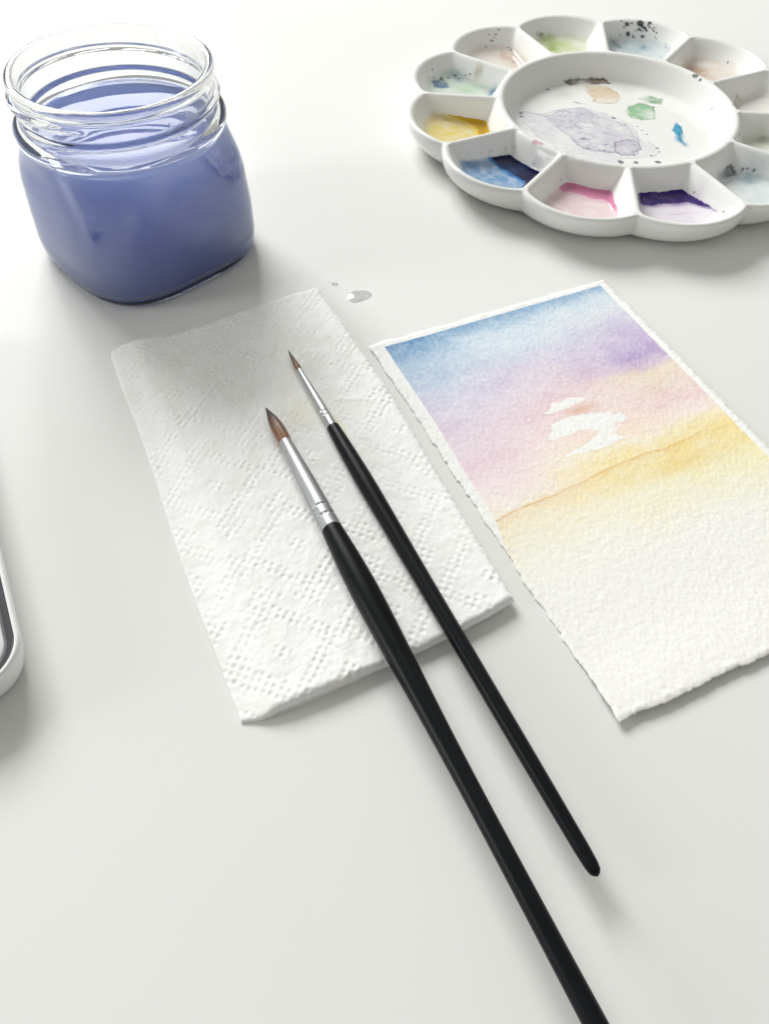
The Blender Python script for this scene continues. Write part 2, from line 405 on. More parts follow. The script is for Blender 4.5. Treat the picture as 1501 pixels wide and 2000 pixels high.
def pal_colour(x, y):
    col = np.ones((x.size, 3))
    def mul(rgb, a):
        nonlocal col
        col = col * (1 - a[:, None] + a[:, None] * lin(rgb)[None] / 1.0)
    r = np.hypot(x, y); phi, k = petal_phi(np.arctan2(y, x))
    z = pal_z(x, y); zf = 3.4 + 0.085 * (r - 56)
    n1 = fbm(x / 9, y / 9, 3); n2 = fbm(x / 3, y / 3, 8); n3 = fbm(x / 11, y / 11, 33); n4 = fbm(x / 11, y / 11, 34)
    wx = x + 0.7 * fbm(x / 2.2, y / 2.2, 21) + 1.0 * fbm(x / 7, y / 7, 5)
    wy = y + 0.7 * fbm(x / 2.2, y / 2.2, 22) + 1.0 * fbm(x / 7, y / 7, 6)
    for p, (rgb, a) in WASH.items():
        m = (k == p) & (r > R_C)
        lev = 1 - sstep(0.4, 2.4, z - zf + 1.2 * n1)
        mul(rgb, np.where(m, np.clip(a * lev * (0.8 + 0.35 * n2), 0, 1), 0))
    for st in STAINS:
        kind = st[0]
        if kind == 'poly':
            _, rgb, a, ergb, ea, ew, pts = st
            c = np.mean(pts, 0); R = np.max(np.hypot(*(np.asarray(pts) - c).T)) + 4
            sel = np.where(np.hypot(x - c[0], y - c[1]) < R)[0]
            if not len(sel): continue
            big = sstep(9, 20, R)
            sd = poly_sd(wx[sel] + big * 2.2 * n3[sel], wy[sel] + big * 2.2 * n4[sel], pts)
            sw = 0.55 + 2.2 * np.clip(n1[sel] + 0.15, 0, 1)
            A = np.zeros(x.size); A[sel] = a * np.clip(0.5 - sd / (2 * sw), 0, 1) * np.clip(0.75 + 0.3 * n2[sel] + 0.9 * n3[sel], 0.1, 1)
            mul(rgb, A)
            if big > 0.5:                                    # drying lines inside a large wash
                vn = fbm(x[sel] / 13 + 3, y[sel] / 9, 71, 4, .55); wn = fbm(x[sel] / 6, y[sel] / 5, 72, 3)
                A = np.zeros(x.size); A[sel] = (sd < 0.5) * (0.55 * np.exp(-(vn / 0.018) ** 2) * np.clip(0.5 + 2 * n1[sel], 0, 1) + 0.22 * np.exp(-((wn - .12) / 0.05) ** 2)); mul(ergb, A)
            if ea > 0:
                A = np.zeros(x.size); A[sel] = ea * np.exp(-((sd + 0.2) / (0.8 * ew)) ** 2) * np.clip(0.55 - 2.0 * n1[sel], 0, 1); mul(ergb, A)
        elif kind == 'line':
            _, rgb, a, w, pts = st
            d = line_d(wx, wy, pts); mul(rgb, a * np.exp(-(d / w) ** 2) * np.clip(0.7 + 1.2 * n1, 0, 1))
        elif kind == 'soft':
            _, rgb, a, rad, (cx, cy_) = st
            d = np.hypot(wx - cx, wy - cy_) / rad
            mul(rgb, np.clip(a * np.exp(-d * d) * (1 + 0.6 * n2), 0, 1))
        elif kind == 'dots':
            _, rgb, a, dots = st
            for (cx, cy_, rad) in dots:
                zc_ = float(pal_z(np.array([cx]), np.array([cy_]))[0])
                d = np.sqrt((x - cx + .5 * rad * n2) ** 2 + (y - cy_ + .6 * rad * n1) ** 2 + (z - zc_) ** 2)
                mul(rgb, a * sstep(rad * 1.15, rad * 0.75, d))
    return col * GLAZE[None]

def dense(a, b, n, e=0.55):
    t = np.linspace(0, 1, n); s = t - e * np.sin(2 * np.pi * t) / (2 * np.pi)
    return a + (b - a) * s

palette = empty('paint_palette', (PAL[0], PAL[1], 0))
tag(palette, 'white porcelain flower-shaped paint palette with twelve stained wells', 'palette')
def build_palette():
    # mixing well
    th = np.linspace(0, 2 * np.pi, 420, endpoint=False)
    rr = np.r_[np.linspace(0.3, 42, 90)[:-1], np.linspace(42, R_C, 46)]
    r, t = np.meshgrid(rr, th, indexing='ij'); x, y = (r * np.cos(t)).ravel(), (r * np.sin(t)).ravel()
    v = np.c_[x, y, pal_z(x, y)]
    v[-len(th):, 2] = HP
    f = grid_faces(len(rr), len(th), wrap=True)
    v = np.r_[v, [[0, 0, 3.6]]]; n = len(v) - 1
    f = np.r_[f, np.array([(j, (j + 1) % len(th), n, n) for j in range(0)]).reshape(-1, 4).astype(int)]
    v[:len(th), :2] = 0
    mesh_obj('mixing_well', v, f, M_porc, palette, pal_colour(v[:, 0], v[:, 1]))
    # twelve paint wells
    ph = dense(-math.radians(15), math.radians(15), 84)
    for k in range(12):
        a0 = math.radians(PHI0 + 30 * k + 15)
        R = outline(ph) - 1.3
        s = dense(0, 1, 96, 0.6)
        r = R_C + (R[None] - R_C) * s[:, None]
        a = a0 + np.repeat(ph[None], len(s), 0)
        x, y = (r * np.cos(a)).ravel(), (r * np.sin(a)).ravel()
        z = pal_z(x * 0.99999, y * 0.99999)
        # side columns take the height of the wall's crest so that neighbours meet
        z = z.reshape(len(s), len(ph)); z[:, 0] = z[:, -1] = np.maximum(z[:, 0], z[:, -1]); z[0] = HP; z[-1] = HP
        v = np.c_[x, y, z.ravel()]
        mesh_obj('paint_well', v, grid_faces(len(s), len(ph), flip=False), M_porc, palette, pal_colour(x, y))
    # outer wall and foot
    na = 12 * 60
    a = np.concatenate([math.radians(PHI0 + 30 * k + 15) + np.linspace(-math.radians(15), math.radians(15), 60, endpoint=False) for k in range(12)])
    phl = np.tile(np.linspace(-math.radians(15), math.radians(15), 60, endpoint=False), 12)
    R = outline(phl)
    # round off the notch a little
    for _ in range(2): Rs = (np.roll(R, 1) + R * 2 + np.roll(R, -1)) / 4
    prof = [(-1.3, HP), (-0.7, HP - 0.06), (-0.25, HP - 0.35), (0.05, HP - 0.9), (0.2, HP - 1.8), (0.15, HP - 3), (-0.4, 8.6), (-1.6, 6.2), (-3.6, 4.0), (-6.5, 2.2), (-9.5, 1.1), (-12, 0.6), (-13.5, 0.05), (-16, 0.0), (-17.5, 0.6), (-30, 1.0)]
    rows = []
    for q, (dr, z) in enumerate(prof):
        base = R if q == 0 else Rs
        w = np.clip((HP - z) / HP, 0, 1) ** 1.5 * 0.45
        rad = base * (1 - w) + base.mean() * w + dr
        rows.append(np.c_[rad * np.cos(a), rad * np.sin(a), np.full(na, z)])
    rows.append(np.c_[0 * a, 0 * a, np.full(na, 1.0)])
    v = np.concatenate(rows)
    mesh_obj('outer_wall', v, grid_faces(len(rows), na, wrap=True, flip=True), M_porc, palette, np.repeat(GLAZE[None], len(v), 0))
build_palette()

def puddle(k, label, dark, light, w0, w1, side, seed, wall=1.7, span=3.0, thick=0.42):
    """thin pool of wet paint against the inner wall of paint well k."""
    a0 = math.radians(PHI0 + 30 * k + 15)
    ph = np.linspace(-math.radians(14.2), math.radians(14.2), 150); rr = np.linspace(R_C + 1.6, 96, 210)
    r, p = np.meshgrid(rr, ph, indexing='ij')
    x, y = r * np.cos(a0 + p), r * np.sin(a0 + p)
    z = pal_z(x, y); zf = 3.4 + 0.085 * (r - 56)
    u = p / math.radians(15)
    edge = 62.2 + w0 + w1 * u * side + 1.6 * fbm(x / 6, y / 6, seed) + 0.5 * fbm(x / 1.6, y / 1.6, seed + 9)
    # the pool creeps along the side wall on one side
    edge = edge + 13 * np.clip((u * side - 0.42) / 0.35, 0, 1) ** 2
    t1 = sstep(-0.3, 3.4, edge - r); climb = z - zf
    t2 = sstep(wall + .45 * fbm(x / 3, y / 3, seed + 3), wall - 0.7, climb)
    t = np.minimum(t1, t2) * thick
    keep = (t > 0.012)
    fa = grid_faces(len(rr), len(ph)); kf = keep.ravel()[fa].all(1); fa = fa[kf]
    v = np.c_[x.ravel(), y.ravel(), (z + t + 0.02).ravel()]
    dens = sstep(0.0, span, edge - r).ravel() ** 1.2 * (0.97 + 0.12 * fbm(x / 5, y / 5, seed + 4).ravel())
    dens = np.clip(dens, 0, 1)[:, None]
    col = lin(light) * (1 - dens) + lin(dark) * dens
    used = np.unique(fa); remap = np.full(len(v), -1); remap[used] = np.arange(len(used))
    vv = v[used]; cc = col[used]
    o = mesh_obj('paint_puddle', vv, remap[fa], M_wet, None, cc, loc=(PAL[0], PAL[1], 0))
    return tag(o, label, 'paint', 'wet paint puddles in the palette wells')
puddle(10, 'dark blue wet paint puddle in a palette well', (6, 8, 58), (84, 142, 200), 9.2, 1.2, 1, 41)
puddle(11, 'pink wet paint puddle in a palette well', (206, 128, 162), (238, 208, 218), 5.6, 0.6, 1, 52)
puddle(0, 'deep purple wet paint puddle in a palette well', (46, 16, 108), (216, 200, 230), 8.2, -0.4, 1, 63)
puddle(9, 'golden yellow wet paint puddle in a palette well', (190, 150, 24), (232, 208, 112), 4.6, 1.6, -1, 74)

# ------------------------------------------------------------------ jar of water
JAR = (-97.1, 287.2)
def jar_r(th, a, n):
    t = th - math.radians(45)
    return a / (np.abs(np.cos(t)) ** n + np.abs(np.sin(t)) ** n) ** (1.0 / n)

INNER = [(66.0, 31.0, 2.0), (57.0, 31.0, 2.0), (54.5, 31.2, 2.0), (52.0, 32.2, 2.02), (49.0, 32.9, 2.1), (45.0, 33.1, 2.4), (40.0, 33.5, 2.8),
         (34.0, 33.8, 3.1), (20.0, 34.4, 3.25), (10.0, 34.6, 3.25), (5.0, 34.2, 3.2), (3.2, 32.9, 3.1), (2.3, 30.0, 2.9), (2.1, 18.0, 2.3), (2.1, 0.01, 2.0)]
def resample(prof, step):
    P = np.asarray(prof, float); out = []
    for a, b in zip(P[:-1], P[1:]):
        m = max(1, int(round(math.hypot(b[0] - a[0], b[1] - a[1]) / step)))
        for t in np.arange(m) / m: out.append(a + (b - a) * t)
    out.append(P[-1]); out = np.array(out)
    for _ in range(2):
        out[1:-1] = (out[:-2] + 2 * out[1:-1] + out[2:]) / 4
    return out

def build_jar():
    n = 288; th = np.linspace(0, 2 * np.pi, n, endpoint=False)
    outer = [(0.9, 0.01, 2.0), (0.85, 20, 2.3), (0.6, 27.0, 2.8), (0.1, 30.0, 3.0), (0.0, 32.4, 3.1), (0.5, 34.2, 3.05), (1.8, 35.7, 3.15), (4.2, 36.5, 3.25), (9, 36.8, 3.3), (20, 36.6, 3.3), (33, 36.0, 3.2),
             (38, 35.6, 3.0), (42, 35.2, 2.65), (45, 35.1, 2.35), (47.5, 35.2, 2.1), (49, 35.2, 2.0), (50, 36.0, 2.0), (51.2, 36.5, 2.0), (52.4, 36.7, 2.0), (53.6, 36.3, 2.0), (54.4, 35.2, 2.0), (54.9, 34.2, 2.0), (55.6, 33.7, 2.0),
             (66.0, 33.7, 2.0), (67.0, 34.1, 2.0), (68.0, 34.6, 2.0), (69.0, 34.6, 2.0), (69.8, 34.0, 2.0), (70.1, 33.0, 2.0), (69.9, 31.9, 2.0), (69.2, 31.3, 2.0), (68.0, 31.0, 2.0)]
    P = resample(outer + INNER, 0.45)
    z = P[:, 0]; rows = []
    i_top = np.argmax(z)
    for q, (zz, a, nn) in enumerate(P):
        r = jar_r(th, max(a, 0.01), nn)
        if q < i_top and 55.2 < zz < 67:
            # screw thread: one ridge that climbs a little over one turn
            start = math.radians(212)
            for turn in (0, 1):
                ang = ((th - start) % (2 * np.pi)) + 2 * np.pi * turn
                tot = math.radians(418)
                zc = 57.8 + 6.6 * ang / tot
                tap = sstep(0, math.radians(26), ang) * sstep(tot, tot - math.radians(30), ang)
                r = r + 1.7 * tap * np.exp(-((zz - zc) / 1.05) ** 4)
        if q < i_top and 0.4 < zz < 2.6 and a > 30:
            r = r + 0.12 * np.cos(96 * th) * np.exp(-((zz - 1.4) / 0.7) ** 2)
        # moulded glass is never quite true
        r = r * (1 + 0.0016 * np.sin(3 * th + zz * 0.11) + 0.0010 * np.sin(7 * th - zz * 0.3))
        rows.append(np.c_[r * np.cos(th), r * np.sin(th), np.full(n, zz)])
    v = np.concatenate(rows)
    o = mesh_obj('glass_jar', v, grid_faces(len(rows), n, wrap=True, flip=False), M_glass, None, loc=(*JAR, 0.02))
    tag(o, 'squat clear glass screw-top jar with rounded square body and no lid', 'jar')
    # water: its skin lies just inside the glass so that no air gap shows
    lvl = 50.0
    I = [p for p in resample(INNER, 0.5)]
    body = [(p[0], p[1] + 0.25, p[2]) for p in I if p[0] < lvl - 0.1][::-1]
    body[0] = (1.95, 0.01, 2.0)
    body = [(min(p[0], lvl), p[1], p[2]) if i == 0 else (p[0] - (0.15 if p[0] < 5 else 0), p[1], p[2]) for i, p in enumerate(body)]
    top = [(lvl + 0.55, 32.5, 2.02), (lvl + 0.15, 31.7, 2.02), (lvl, 30.6, 2.0), (lvl, 22, 2.0), (lvl, 10, 2.0), (lvl, 0.01, 2.0)]
    rows = []
    for zz, a, nn in body + top:
        r = jar_r(th, a, nn); rows.append(np.c_[r * np.cos(th), r * np.sin(th), np.full(n, zz)])
    v = np.concatenate(rows)
    w = mesh_obj('paint_water', v, grid_faces(len(rows), n, wrap=True), M_water, None, loc=(*JAR, 0.02))
    tag(w, 'murky periwinkle blue rinse water filling the glass jar', 'water')
build_jar()

def bead(ang, z, w, h, dep):
    # a flattened drop that clings to the inner wall of the neck
    n = 28; t = np.linspace(0, 2 * np.pi, n, endpoint=False); rows = []
    for k in np.linspace(1, 0.001, 12):
        out = dep * (1 - k * k) ** 0.6
        sag = np.where(np.sin(t) < 0, 1.25, 0.85)
        a = math.radians(ang) + w * k * np.cos(t) / 31.0
        r = 31.05 - out
        rows.append(np.c_[r * np.cos(a), r * np.sin(a), z + h * k * np.sin(t) * sag])
    v = np.concatenate(rows); c = v.mean(0)
    o = mesh_obj('water_bead', v - c, grid_faces(len(rows), n, wrap=True, flip=True), M_clear, None, loc=(JAR[0] + c[0], JAR[1] + c[1], c[2] + 0.02))
    tag(o, 'small clear water bead clinging inside the back of the jar neck', 'water drop', 'water beads inside the jar neck')
for _b in ((72, 66.2, 1.4, 1.5, .8), (62, 65.8, 1.1, 1.0, .7), (49, 65.0, 1.5, 1.1, .8), (57, 60.0, 1.2, 1.7, .6), (48, 59.6, 0.8, 1.3, .5), (84, 60.5, 0.7, 0.9, .5), (40, 61.5, 1.3, 0.8, .6)): bead(*_b)

# ------------------------------------------------------------------ paper towel
TW_O = np.array((-98.71, 225.29)); TW_V = np.array((0.4227, -0.9063)); TW_U = np.array((0.9063, 0.4227))
towel = empty('paper_towel', (TW_O[0], TW_O[1], 0))
tag(towel, 'folded white embossed paper towel lying under the two brushes', 'paper towel')
def towel_edges(u, v):
    back = np.interp(u, [0, 3, 9, 22, 35, 52, 70, 81], [2.2, 0.4, -0.5, 2.2, 1.3, -1.7, -3.9, -4.2])
    front = np.interp(u, [0, 5, 20, 41, 58, 72, 81], [153.0, 154.4, 154.2, 153.4, 152.4, 150.6, 148.8])
    left = np.interp(v, [0, 4, 22, 46, 68, 98, 115, 154], [0.6, -1.0, -1.2, -0.4, -0.6, -1.4, -1.3, -0.2])
    right = np.interp(v, [-4, 5, 16, 35, 60, 100, 150], [79.6, 79.2, 80.3, 80.9, 81.6, 80.8, 80.2])
    return back, front, left, right

def towel_top(U, V):
    """height of the towel's upper face."""
    un, vn = U / 81, V / 154
    t = 1.0 + 2.4 * sstep(0.0, 0.14, un) * (0.35 + 0.65 * sstep(-0.05, 0.55, vn))
    t = t + 0.55 * sstep(0.55, 1.0, vn) * sstep(0.02, 0.25, un)
    t = t + 0.35 * fbm(U / 26, V / 30, 77) + 0.16 * fbm(U / 8, V / 9, 78)
    t = t - 0.4 * sstep(0.10, 0, vn)
    # a couple of fine creases
    for (ax, ay, bx, by, h, w) in ((27, 142, 31.5, 149, -.22, .28), (52, 134, 55, 144, -.18, .3), (74, 108, 77.5, 128, -.2, .6), (63, 57, 77, 63, .14, .8)):
        d = line_d(U.ravel(), V.ravel(), [(ax, ay), ((ax + bx) / 2 + .9, (ay + by) / 2), (bx, by)]).reshape(U.shape)
        t = t + h * np.exp(-(d / w) ** 2)
    # embossed dots in staggered diamond patches
    pit = 2.1
    ang = math.radians(45)
    A = (U * math.cos(ang) + V * math.sin(ang)); B = (-U * math.sin(ang) + V * math.cos(ang))
    gx, gy = np.floor(A / pit), np.floor(B / pit)
    emb = np.zeros_like(U); dent = np.zeros_like(U)
    for dx in (-1, 0, 1):
        for dy in (-1, 0, 1):
            cx, cy_ = gx + dx, gy + dy
            jx = (cx + 0.5 + 0.26 * (_hash(cx, cy_, 5) - .5)) * pit; jy = (cy_ + 0.5 + 0.26 * (_hash(cx, cy_, 6) - .5)) * pit
            cu = jx * math.cos(ang) - jy * math.sin(ang); cv = jx * math.sin(ang) + jy * math.cos(ang)
            # the dots form nested diamonds, quilted in staggered rows
            cell = 31.0
            row = np.floor(cv / cell); fu = ((cu / cell + 0.5 * (row % 2)) % 1.0) - 0.5; fv = (cv / cell) % 1.0 - 0.5
            dm = (np.abs(fu) + np.abs(fv)) + 0.012 * vnoise(cu / 8, cv / 8, 14)
            m = ((dm < 0.12) | ((dm > 0.36) & (dm < 0.56)) | ((dm > 0.78) & (dm < 0.95))) & (_hash(cx, cy_, 9) > 0.03)
            amp = np.where(m, 0.6 + 0.6 * _hash(cx, cy_, 7), 0.25 * (_hash(cx, cy_, 8) > 0.8)) * (0.78 + 0.5 * vnoise(cu / 20, cv / 20, 12))
            d2 = (A - jx) ** 2 + (B - jy) ** 2
            emb += amp * (np.exp(-d2 / 0.50) * 0.38 - np.exp(-d2 / 1.7) * 0.12)
    damp = np.exp(-(((U - 46) / 20) ** 2 + ((V - 34) / 30) ** 2))
    t = t - emb * (1 - 0.5 * damp) + 0.12 * fbm(U / 4, V / 4, 79, 3)
    t = t + 0.045 * fbm(U / 0.9, V / 1.5, 31, 2) + 0.05 * fbm(U / 2.6, V / 3.4, 33, 2)
    return t

def build_towel():
    nu, nv = 250, 460
    s, q = np.meshgrid(np.linspace(0, 1, nv), np.linspace(0, 1, nu), indexing='ij')
    def place(ins_r, ins_f, seed):
        U = q * 80.5; V = s * 153
        back, _, _, _ = towel_edges(U, V)
        _, front, _, _ = towel_edges(U, V)
        V2 = back + (front - ins_f * sstep(20, 81, U) - back) * s
        _, _, left, right = towel_edges(U, V2)
        fz = 0.30 * fbm(V2 / 1.6, U * 0 + 3, seed, 3) * (q ** 30) + 0.3 * fbm(U / 1.9, V2 * 0 + 7, seed + 1, 3) * (s ** 40 + (1 - s) ** 40)
        U2 = left + (right - ins_r - left) * q + fz
        V2 = V2 + 0.3 * fbm(U2 / 3, V2 / 3, seed + 2, 3) * ((1 - s) ** 40 + s ** 40)
        return U2, V2
    def edge_drop(U2, r):
        # distance from the outline -> the fold rolls down to the layer below
        dq = np.minimum(q, 1 - q) * 80; ds = np.minimum(s, 1 - s) * 153
        d = np.minimum(dq, ds)
        e = np.clip(d / r, 0, 1)
        return 1 - np.sqrt(np.clip(1 - (1 - e) ** 2, 0, 1))
    def world(U, V, z):
        return np.stack([U * TW_U[0] + V * TW_V[0], U * TW_U[1] + V * TW_V[1], z], -1)
    def tint(U, V):
        col = np.ones(U.shape + (3,)) * np.array([0.885, 0.886, 0.874])
        def mul(rgb, a):
            nonlocal col; col = col * (1 - a[..., None] + a[..., None] * np.array(rgb))
        n = fbm(U / 12, V / 12, 90)
        mul((0.92, 0.925, 0.88), 0.6 * np.clip(np.exp(-(((U - 44) / 22) ** 2 + ((V - 26) / 26) ** 2)) * (1 + n), 0, 1))
        mul((0.93, 0.94, 0.88), 0.8 * np.clip(np.exp(-(((U - 18) / 9) ** 2 + ((V - 24) / 12) ** 2)) * (1 + n), 0, 1))
        mul((0.93, 0.92, 0.66), 0.9 * np.exp(-(((U - 59.0) / 2.0) ** 2 + ((V - 70) / 6) ** 2)))
        mul((0.94, 0.93, 0.82), 0.8 * np.exp(-(((U - 50) / 5) ** 2 + ((V - 58) / 7) ** 2)))
        mul((0.90, 0.94, 0.92), 0.5 * np.exp(-(((U - 72) / 4) ** 2 + ((V - 42) / 6) ** 2)))
        mul((0.96, 0.95, 0.91), 0.5 * sstep(0.0, 0.5, fbm(U / 7, V / 9, 95)))
        return col.reshape(-1, 3)
    # upper fold
    U, V = place(0.0, 0.0, 11)
    top = towel_top(U, V); drop = edge_drop(U, 2.0)
    mid = 0.42 * top
    un = U / 81
    seam = np.where(un < 0.1, 0.06, 1.0) * (0.55 + 0.45 * sstep(0.1, 0.5, un))
    ztop = top - drop * 0.8 * (top - mid)
    zb = np.minimum(mid * seam + 0.05, ztop - 0.12)
    v, f = slab(world(U, V, ztop), world(U, V, zb))
    c = tint(U, V)
    mesh_obj('upper_fold', v, f[:, ::-1].copy(), M_towel, towel, np.r_[c, c])
    # lower fold, set back a little at the right corner
    U, V = place(1.3, 1.7, 23)
    U = U + 0.25 * (1 - q); V = V + 0.2 * (1 - s)
    top = towel_top(U, V) * 0.42 - 0.12
    drop = edge_drop(U, 0.9)
    ztop = np.maximum(top * (0.55 + 0.45 * sstep(0.1, .5, U / 81)) - drop * 0.5 * top, 0.12)
    ztop = np.where(U / 81 < 0.1, np.minimum(ztop, 0.12 + 0 * U), ztop)
    v, f = slab(world(U, V, ztop), world(U, V, 0 * U + 0.03))
    mesh_obj('lower_fold', v, f[:, ::-1].copy(), M_towel, towel, np.r_[c, c])
build_towel()

# ------------------------------------------------------------------ painted sheet
SH_O = np.array((-7.25, 230.5)); SH_V = np.array((0.4386, -0.8987)); SH_U = np.array((0.8987, 0.4386))
RESERVE = [
    [(39.9, 54.7), (41.9, 53.8), (43.2, 52.0), (44.7, 51.8), (44.9, 50.6), (46.0, 50.8), (46.7, 51.6), (50.2, 51.2), (51.9, 51.1), (56.0, 52.4), (56.1, 53.5), (52.5, 54.1), (47.9, 54.8), (43.8, 54.9)],
    [(35.0, 65.1), (36.9, 62.9), (38.8, 61.7), (39.6, 59.5), (41.5, 59.3), (44.5, 59.0), (48.5, 59.0), (52.7, 60.0), (57.4, 61.0), (61.8, 63.6), (64.4, 64.0), (64.1, 65.7), (64.8, 67.0), (60.4, 67.4), (57.2, 68.1), (60.1, 69.1), (58.4, 69.9), (54.5, 70.2), (56.4, 71.6), (58.6, 73.7), (61.3, 73.9), (56.5, 74.3), (52.7, 74.7), (48.3, 74.7), (42.7, 74.2), (39.3, 73.5), (35.1, 73.4), (38.5, 72.4), (43.3, 72.1), (47.3, 70.8), (51.8, 68.8), (52.3, 67.5), (50.2, 65.8), (46.2, 65.1), (42.8, 65.4), (38.1, 65.4)]]
BANDS = {
    8: [(4, (84, 132, 184)), (9, (104, 150, 196)), (15, (146, 180, 211)), (27, (160, 182, 214)), (36, (196, 188, 217)), (46, (211, 190, 213)), (56, (224, 199, 213)), (64, (228, 194, 206)), (73, (236, 214, 216)), (82, (240, 226, 216)), (88, (238, 222, 180)), (95, (238, 228, 196)), (104, (239, 236, 216)), (116, (240, 239, 230))],
    50: [(4, (96, 144, 192)), (7, (128, 170, 208)), (11, (182, 208, 226)), (17, (192, 213, 228)), (24, (190, 204, 222)), (32, (200, 187, 214)), (40, (215, 190, 207)), (50, (228, 188, 194)), (60, (238, 204, 196)), (70, (240, 216, 196)), (77, (241, 228, 190)), (82, (240, 214, 140)), (88, (241, 221, 152)), (95, (241, 231, 188)), (104, (241, 234, 206)), (116, (241, 239, 229))],
    88: [(4, (118, 162, 204)), (9, (190, 214, 228)), (16, (202, 212, 222)), (26, (190, 174, 212)), (34, (182, 158, 206)), (41, (168, 140, 198)), (46, (196, 164, 196)), (50, (234, 206, 168)), (58, (234, 202, 184)), (66, (232, 194, 190)), (73, (240, 216, 202)), (78, (240, 224, 172)), (83, (239, 211, 132)), (89, (240, 217, 142)), (96, (241, 229, 172)), (106, (241, 234, 202)), (117, (241, 239, 227))]}

for _k in BANDS:
    BANDS[_k] = [(p, tuple(np.array(c) * (1 - f) + f * np.mean(c))) for p, c in BANDS[_k] for f in [0.22 * max(0, min(1, (72 - p) / 14))]]

def sheet_colour(U, V, grain):
    white = lin((240, 240, 234))
    w1 = 3.4 * fbm(U / 17, V / 13, 200) + 1.3 * fbm(U / 5, V / 4, 205)
    Vw = V + w1; Uw = U + 5 * fbm(U / 20, V / 20, 209)
    cols = []
    for k, st in BANDS.items():
        p = [s[0] for s in st]; c = np.array([lin(s[1]) for s in st])
        Vk = V + (Vw - V) * np.clip((V - 4) / 10, 0, 1)
        cols.append(np.stack([np.interp(Vk, p, c[:, i]) for i in range(3)], -1))
    a = np.clip((Uw - 8) / 42, 0, 1)[..., None]; b = np.clip((Uw - 50) / 38, 0, 1)[..., None]
    a = a * a * (3 - 2 * a); b = b * b * (3 - 2 * b)
    col = cols[0] * (1 - a) + cols[1] * a; col = col * (1 - b) + cols[2] * b
    col = col / white
    # blooms: pigment pools unevenly
    n = fbm(U / 9, V / 6, 230); dens = 0.64 + 0.20 * n + 0.10 * fbm(U / 1.2, V / 1.6, 240, 3) - 0.20 * grain
    col = np.clip(col, 0.02, 1) ** np.clip(dens, 0.3, 2)[..., None]
    # hard drying line of the yellow wash
    ly = np.interp(U, [0, 2.7, 13, 23, 33, 42, 51, 60, 68, 77, 84, 91, 97], [88, 87.4, 85.7, 85.8, 84.9, 83.9, 82.8, 82.7, 83.5, 82.4, 82.0, 83.1, 84]) + 0.5 * fbm(U / 3, V * 0, 251) + 0.25 * fbm(U / 0.9, V * 0, 252)
    d = V - ly
    fade = np.interp(U, [2, 8, 60, 75, 86, 97], [1, 1, 1, .7, .35, .1])
    ln = (np.exp(-(d / 0.30) ** 2) * 0.66 * (0.8 + 0.5 * n) + np.exp(-np.clip(d, 0, 99) / 2.4) * (d > 0) * 0.20) * fade
    col = col * (1 - ln[..., None] + ln[..., None] * lin((226, 172, 70)))
    # second soft yellow patch below the line
    m = np.exp(-(((U - 72) / 24) ** 2 + ((V - 91 + 1.5 * n) / 3.4) ** 2)) * 0.22
    col = col * (1 - m[..., None] + m[..., None] * lin((240, 205, 100)))
    m = np.exp(-(((U - 52) / 6) ** 2 + ((V - 57.2) / 1.9) ** 2)) * 0.6
    col = col * (1 - m[..., None] + m[..., None] * lin((238, 205, 165)))
    # paper kept white
    wu = U + 1.5 * fbm(U / 2.4, V / 0.55, 261, 4, .65); wv = V + 0.55 * fbm(U / 0.9, V / 1.2, 262, 4, .7)
    for poly in RESERVE:
        sel = (U > 30) & (U < 70) & (V > 45) & (V < 80)
        sd = np.full(U.shape, 9.0); sd[sel] = poly_sd(wu[sel], wv[sel], poly) - 0.35 * grain[sel] - 0.18
        e = np.exp(-((sd - 0.35) / 0.3) ** 2) * (sd > 0) * 0.14
        col = col * (1 - e[..., None] + e[..., None] * lin((222, 180, 160)))
        w = sstep(0.12, -0.18, sd)[..., None]
        col = col * (1 - w) + np.array([1.0, 1.0, 1.0]) * w
    m = sstep(40, 44, U) * sstep(53.5, 51.5, U) * np.exp(-((V - 68.0) / 1.8) ** 2) * .5
    # unpainted margins (masking tape kept them white)
    lft = np.interp(V, [0, 40, 65, 88, 98, 110], [4.5, 4.5, 3.5, 2.8, 0.3, -3]) + 0.10 * fbm(U * 0, V / 1.5, 270)
    rgt = 96.2 + 0.2 * fbm(U * 0, V / 3.0, 271)
    ink = sstep(-0.12, 0.12, U - lft) * sstep(-0.12, 0.12, rgt - U) * sstep(-0.12, 0.12, V - 2.8 - 0.1 * fbm(U / 2, V * 0, 272))
    soft = sstep(112, 96, V); ink = ink * soft + (1 - soft)
    col = 1 - ink[..., None] * (1 - col)
    return np.clip(col, 0, 1) * np.array([0.875, 0.875, 0.856])

